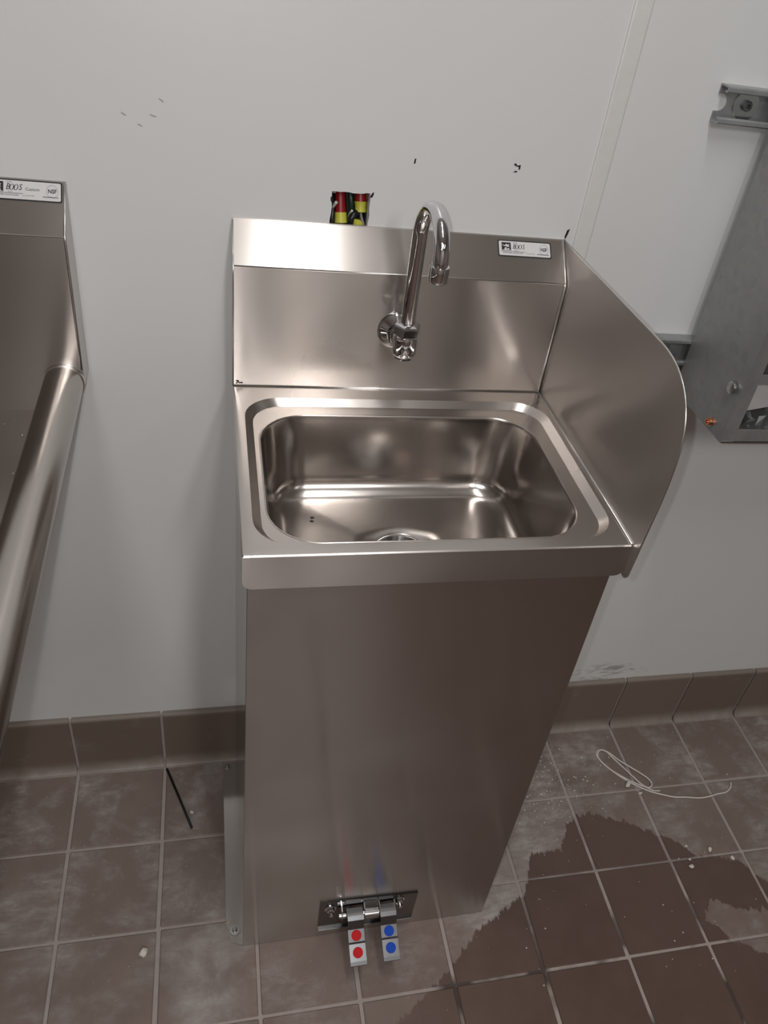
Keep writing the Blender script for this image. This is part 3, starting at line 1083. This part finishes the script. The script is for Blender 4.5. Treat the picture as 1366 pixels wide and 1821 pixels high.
def connector(label, base, top, r0, r1, r2, frac=.36):
    base, top = Vector(base), Vector(top)
    ax = top - base
    L = ax.length
    t = empty('wire_connector', base)
    tag(t, label, 'wire connector', 'wire connectors in the wall opening')
    bm = bmesh.new()
    lathe(bm, [(r0 * .85, 0.0), (r0, .0006), (r0 * .93, L * frac * .5), (r1 * 1.04, L * frac)], base, ax, 24)
    obj('skirt', bm, 'nut_yellow', t, True, math.radians(40))
    bm = bmesh.new()
    lathe(bm, [(r1, L * frac), (r1 * .96, L * (frac + .15)), (r2 * 1.05, L * .92), (r2 * .8, L * .985), (0, L)], base, ax, 24)
    obj('cap', bm, 'nut_red', t, True, math.radians(40))
    return t


connector('tall red and yellow wire connector nearest the left edge of the wall opening', (.1352, .0140, 1.0690), (.1325, .0270, 1.1150), .0082, .0070, .0056, .27)
connector('wide red wire connector with yellow skirt at the right of the wall opening', (.1592, .0160, 1.0835), (.1575, .0270, 1.1250), .0074, .0076, .0062, .30)
connector('red and yellow wire connector lying low behind the top edge of the splash', (.1500, .0060, 1.0700), (.1640, .0150, 1.0690), .0078, .0060, .0045, .60)
connector('small red and yellow wire connector in the far right corner of the opening', (.1668, .0260, 1.0960), (.1662, .0320, 1.1200), .0036, .0040, .0032, .25)


def wire(label, pts, r, mat):
    bm = bmesh.new()
    tube(bm, catmull(pts, 6), r, 10)
    return tag(obj('wire', bm, mat, None, True), label, 'wire', 'wires in the wall opening')


wire('black wire bent along the left edge of the wall opening', [(.1235, .058, 1.10), (.1235, .035, 1.103), (.1245, .020, 1.090), (.1240, .012, 1.068), (.1300, .014, 1.045), (.1330, .030, 1.036)], .0028, 'wire_black')
wire('white stripped wire end in the upper left of the wall opening', [(.1225, .040, 1.080), (.1235, .018, 1.0865), (.1268, .0075, 1.0965)], .0019, 'wire_white')
wire('dark green wire looping behind the middle of the wall opening', [(.1420, .055, 1.11), (.1440, .030, 1.110), (.1470, .020, 1.095), (.1480, .022, 1.072), (.1440, .035, 1.045)], .0036, 'wire_green')
wire('thick black wire crossing in the lower middle of the wall opening', [(.1440, .050, 1.040), (.1450, .015, 1.058), (.1480, .009, 1.0790), (.1580, .020, 1.0840), (.1610, .040, 1.0840)], .0045, 'wire_black')
wire('grey wire slanting down at the right of the wall opening', [(.1585, .020, 1.094), (.1600, .012, 1.080), (.1640, .007, 1.066), (.1640, .020, 1.040)], .0018, 'wire_grey')
wire('bright bare wire end in the middle of the wall opening', [(.1450, .030, 1.070), (.1455, .012, 1.083), (.1470, .006, 1.0880)], .0014, 'wire_white')


# ------------------------------------------------------------------ strut channels on the wall
def strut(label, x0, x1, z0, group, screw_x):
    h, dpt, lip, rr_ = .0420, .0205, .0072, .0016
    t = empty('strut_channel', (x0, 0, z0))
    tag(t, label, 'rail', group)
    bm = bmesh.new()
    # back web with a half slot at its open end
    a0, a1 = z0 + .0015, z0 + h - .0015
    nr, cz = .0100, z0 + h / 2
    pl = [(x1, a0), (x1, a1), (x0, a1), (x0, cz + nr)]
    for k in range(1, 10):
        a = PI / 2 - PI * k / 10
        pl.append((x0 + .0050 + nr * math.cos(a), cz + nr * math.sin(a)))
    pl += [(x0, cz - nr), (x0, a0)]
    prism(bm, pl, 1, -.0025, -.0004)
    obj('web', bm, 'galv_strut', t)
    for s in (0, 1):
        bm = bmesh.new()
        zz = (lambda v: z0 + v) if s == 0 else (lambda v: z0 + h - v)
        prof = [(-.0004, 0), (-dpt + rr_, 0), (-dpt, rr_), (-dpt, lip - rr_), (-dpt + rr_, lip), (-dpt + .0060, lip), (-dpt + .0060, lip - .0020), (-dpt + .0021, lip - .0024), (-dpt + .0020, .0024), (-dpt + .0026, .0020), (-.0004, .0018)]
        prism(bm, [(a, zz(b)) for a, b in prof], 0, x0, x1)
        obj('flange', bm, 'galv_strut', t)
    bm = bmesh.new()
    lathe(bm, [(.0180, 0), (.0184, .0008), (.0176, .0016), (.0060, .0016), (0, .0016)], (screw_x, -.0026, cz), (0, -1, 0), 32)
    w_ = obj('washer', bm, 'bolt', t, True, math.radians(40))
    bm = bmesh.new()
    lathe(bm, [(.0062, .0), (.0062, .0040), (.0050, .0052), (.0028, .0052), (.0022, .0020), (0, .0020)], (screw_x, -.0042, cz), (0, -1, 0), 20)
    obj('screw_head', bm, 'galv_dark', w_, True, math.radians(40))
    return t


strut('upper galvanised channel rail on the wall with washer and screw', .5885, 1.25, 1.2355, 'galvanised rails behind the steel box', .6300)
st2 = strut('lower galvanised channel rail behind the corner of the side splash', .5985, 1.25, .9020, 'galvanised rails behind the steel box', .6260)

# ------------------------------------------------------------------ galvanised box on the rails
gb = empty('wall_box', (.6662, -.021, .861))
tag(gb, 'galvanised steel box hung on the wall rails at the right edge of the photo', 'metal box')
gx0, gx1, gy0, gy1, gz0, gz1 = .6662, 1.16, -.168, -.0212, .8608, 1.52
g = .0016
obj('side_sheet', box_bm(gx0, gx0 + g, gy0 + g, gy1, gz0, gz1), 'galv', gb)
obj('side_sheet', box_bm(gx1 - g, gx1, gy0 + g, gy1, gz0, gz1), 'galv', gb)
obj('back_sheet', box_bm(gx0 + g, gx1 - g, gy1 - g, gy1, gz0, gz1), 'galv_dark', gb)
obj('top_sheet', box_bm(gx0 + g, gx1 - g, gy0 + g, gy1 - g, gz1 - g, gz1), 'galv', gb)
obj('bottom_sheet', box_bm(gx0 + g, gx1 - g, gy0 + g, gy1 - g, gz0, gz0 + g), 'galv', gb)
obj('front_stile', box_bm(gx0, gx0 + .0205, gy0, gy0 + g, gz0, gz1), 'galv', gb)
obj('front_stile', box_bm(gx1 - .0205, gx1, gy0, gy0 + g, gz0, gz1), 'galv', gb)
obj('front_rail', box_bm(gx0 + .0205, gx1 - .0205, gy0, gy0 + g, gz0 + .0025, gz0 + .0215), 'galv', gb)
obj('front_rail', box_bm(gx0 + .0205, gx1 - .0205, gy0, gy0 + g, gz1 - .02, gz1), 'galv', gb)
obj('front_rail', box_bm(gx0 + .0205, gx1 - .0205, gy0, gy0 + g, gz0 + .0930, gz0 + .1080), 'galv', gb)
obj('bottom_lip', box_bm(gx0 + .001, gx1 - .001, gy0 - .0012, gy0 + .003, gz0 - .0005, gz0 + .0020), 'chrome_dull', gb)
bm = bmesh.new()
lathe(bm, [(.0050, 0), (.0050, .002), (.0088, .0022), (.0092, .0035), (.0088, .0060), (.0070, .0070), (.0, .0072)], (gx0, -.1500, .9390), (-1, 0, 0), 24)
obj('plug', bm, 'bolt', gb, True, math.radians(35))
bm = bmesh.new()
lathe(bm, [(.0066, 0), (.0066, .0020), (.0050, .0022), (.0050, .0065), (.0036, .0065), (.0036, .0030), (0, .0030)], (gx0, -.1330, .8735), (-1, 0, 0), 20)
obj('copper_stub', bm, 'copper', gb, True, math.radians(35))
# duct face inside the box, with the printed sheet and the crumpled scraps that lie in it
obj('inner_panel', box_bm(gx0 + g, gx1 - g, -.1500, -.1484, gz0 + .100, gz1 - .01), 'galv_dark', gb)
bm = bmesh.new()
a = Matrix.Translation((.728, -.1480, .925)) @ Matrix.Rotation(-.22, 4, 'Y') @ Matrix.Rotation(.25, 4, 'X')
for f_ in box(bm, -.028, .05, -.0006, .0006, -.022, .045):
    pass
bmesh.ops.transform(bm, matrix=a, verts=bm.verts)
t = obj('paper_sheet', bm, 'paper')
tag(t, 'white paper sheet leaning inside the open galvanised box', 'paper')
rnd = random.Random(11)
bm = bmesh.new()
for k in range(46):
    s_ = rnd.uniform(.003, .009)
    c = Vector((gx0 + .012 + rnd.random() * .14, -.155 + rnd.random() * .10, gz0 + g + .003 + rnd.random() * .030))
    e_ = Matrix.Translation(c) @ Matrix.Rotation(rnd.random() * 6, 4, 'X') @ Matrix.Rotation(rnd.random() * 6, 4, 'Z')
    vs = [bm.verts.new(e_ @ Vector(q)) for q in ((-s_, -s_ * .6, 0), (s_, -s_ * .5, .001), (s_ * .8, s_ * .7, -.001), (-s_ * .7, s_ * .5, .002))]
    vt = [bm.verts.new(v.co + Vector((0, 0, .0006))) for v in vs]
    bm.faces.new(vt)
    bm.faces.new(vs[::-1])
    for i in range(4):
        bm.faces.new((vs[i], vs[(i + 1) % 4], vt[(i + 1) % 4], vt[i]))
tag(obj('metal_scraps', bm, 'galv_strut'), 'heap of crumpled metal scraps in the bottom of the galvanised box', 'scraps', None, 'stuff')

# ------------------------------------------------------------------ things lying on the floor
CORD = [(0.8693, -0.1859), (0.8552, -0.1843), (0.843, -0.176), (0.8202, -0.161), (0.8005, -0.1448), (0.7817, -0.1257), (0.7684, -0.1055), (0.7635, -0.0875), (0.7674, -0.0775), (0.7786, -0.0736), (0.7892, -0.0813), (0.7984, -0.0985), (0.809, -0.1186), (0.8196, -0.144), (0.8299, -0.1634), (0.8404, -0.1757), (0.8491, -0.1773), (0.8562, -0.1706), (0.854, -0.1577), (0.8421, -0.1422), (0.8234, -0.123), (0.8065, -0.1052), (0.7926, -0.0861), (0.7798, -0.0773), (0.7689, -0.0806), (0.7651, -0.0935), (0.7733, -0.1133), (0.7885, -0.135), (0.8066, -0.1553), (0.8283, -0.173), (0.8489, -0.1863), (0.8713, -0.1957), (0.8943, -0.2038), (0.9196, -0.2072), (0.9496, -0.2123), (0.9721, -0.2113), (0.993, -0.2082), (1.0135, -0.2063), (1.0263, -0.2008), (1.0334, -0.1946), (1.0392, -0.1853)]
nC = len(CORD)
bm = bmesh.new()
tube(bm, catmull([(x, y, .0017 + (.0030 if 12 < i < 25 else 0)) for i, (x, y) in enumerate(CORD)], 5), .0016, 8)
tag(obj('cord', bm, 'cord', None, True), 'thin white cord looped on the brown tile floor right of the cabinet', 'cord')
bm = bmesh.new()
tube(bm, [(-.1264, -.0262, .0030), (-.1020, -.0920, .0026), (-.0784, -.1577, .0026)], .0023, 10)
tag(obj('rod', bm, 'rod', None, True), 'short black rod lying on the floor tiles left of the cabinet', 'rod')


def chip(name, label, x, y, s, seed, mat='chip', sq=(1.2, .9, .55), cat='chip', grp='plaster chips on the floor'):
    r_ = random.Random(seed)
    bm = bmesh.new()
    bmesh.ops.create_icosphere(bm, subdivisions=2, radius=s)
    for v in bm.verts:
        v.co *= r_.uniform(.78, 1.18)
        v.co.x *= sq[0]
        v.co.y *= sq[1]
        v.co.z *= sq[2]
    lo = min(v.co.z for v in bm.verts)
    ca, sa = math.cos(seed), math.sin(seed)
    for v in bm.verts:
        a_, b_ = v.co.x, v.co.y
        v.co.x, v.co.y = x + ca * a_ - sa * b_, y + sa * a_ + ca * b_
        v.co.z += .0002 - lo
    return tag(obj(name, bm, mat), label, cat, grp)


chip('plaster_chip', 'pale plaster lump on the floor tiles left of the foot pedals', -.1520, -.3716, .0072, 1, sq=(1.0, .95, .6))
chip('plaster_chip', 'white plaster chip beside the black rod', -.0788, -.1253, .0036, 2)
chip('plaster_chip', 'white plaster chip nearest the front of the wet patch, right side of the floor', .8583, -.3521, .0042, 3)
chip('plaster_chip', 'white plaster chip on the wet patch below the far end of the cord', .9141, -.3240, .0044, 4)
chip('plaster_chip', 'rightmost pale plaster chip on the edge of the wet patch', .9523, -.3466, .0040, 5)
chip('plaster_chip', 'small plaster chip on the wet patch beside a grout line', .862, -.338, .0024, 6)
chip('plaster_chip', 'knobbly pale plaster piece touching the looped cord', .8050, -.1640, .0062, 7, sq=(1.7, .8, .7))
chip('plaster_chip', 'narrow plaster crumb in the grout line under the cord', .8230, -.1870, .0034, 8, sq=(.7, 1.4, .6))
chip('plaster_chip', 'small plaster crumb at the left of the chips on the wet patch', .868, -.3110, .0026, 9)
rnd = random.Random(21)
bm = bmesh.new()


def crumb(x, y, s):
    v = [bm.verts.new((x + s * a, y + s * b, .0003 + s * c)) for a, b, c in ((-1, -.6, 0), (.9, -.8, 0), (.2, 1, 0), (0, 0, 1.1))]
    for f_ in ((0, 2, 1), (0, 1, 3), (1, 2, 3), (2, 0, 3)):
        bm.faces.new([v[i] for i in f_])


for k in range(420):
    if rnd.random() < .75:
        x = rnd.gauss(.60, .07)
        y = rnd.gauss(-.15, .045)
    else:
        x, y = rnd.uniform(.45, 1.1), rnd.uniform(-.55, -.04)
    if x < CX1 + .03 or y > -.03:
        continue
    crumb(x, y, rnd.choice((.0007, .0009, .0010, .0013, .0020)))
for k in range(70):
    crumb(rnd.uniform(-.45, -.03), rnd.uniform(-.50, -.03), rnd.choice((.0005, .0006, .0009)))
for k in range(25):
    crumb(rnd.uniform(.0, .5), rnd.uniform(-.54, -.40), rnd.choice((.0005, .0007)))
tag(obj('plaster_crumbs', bm, 'chip'), 'white plaster crumbs strewn over the floor tiles beside the cabinet', 'crumbs', None, 'stuff')
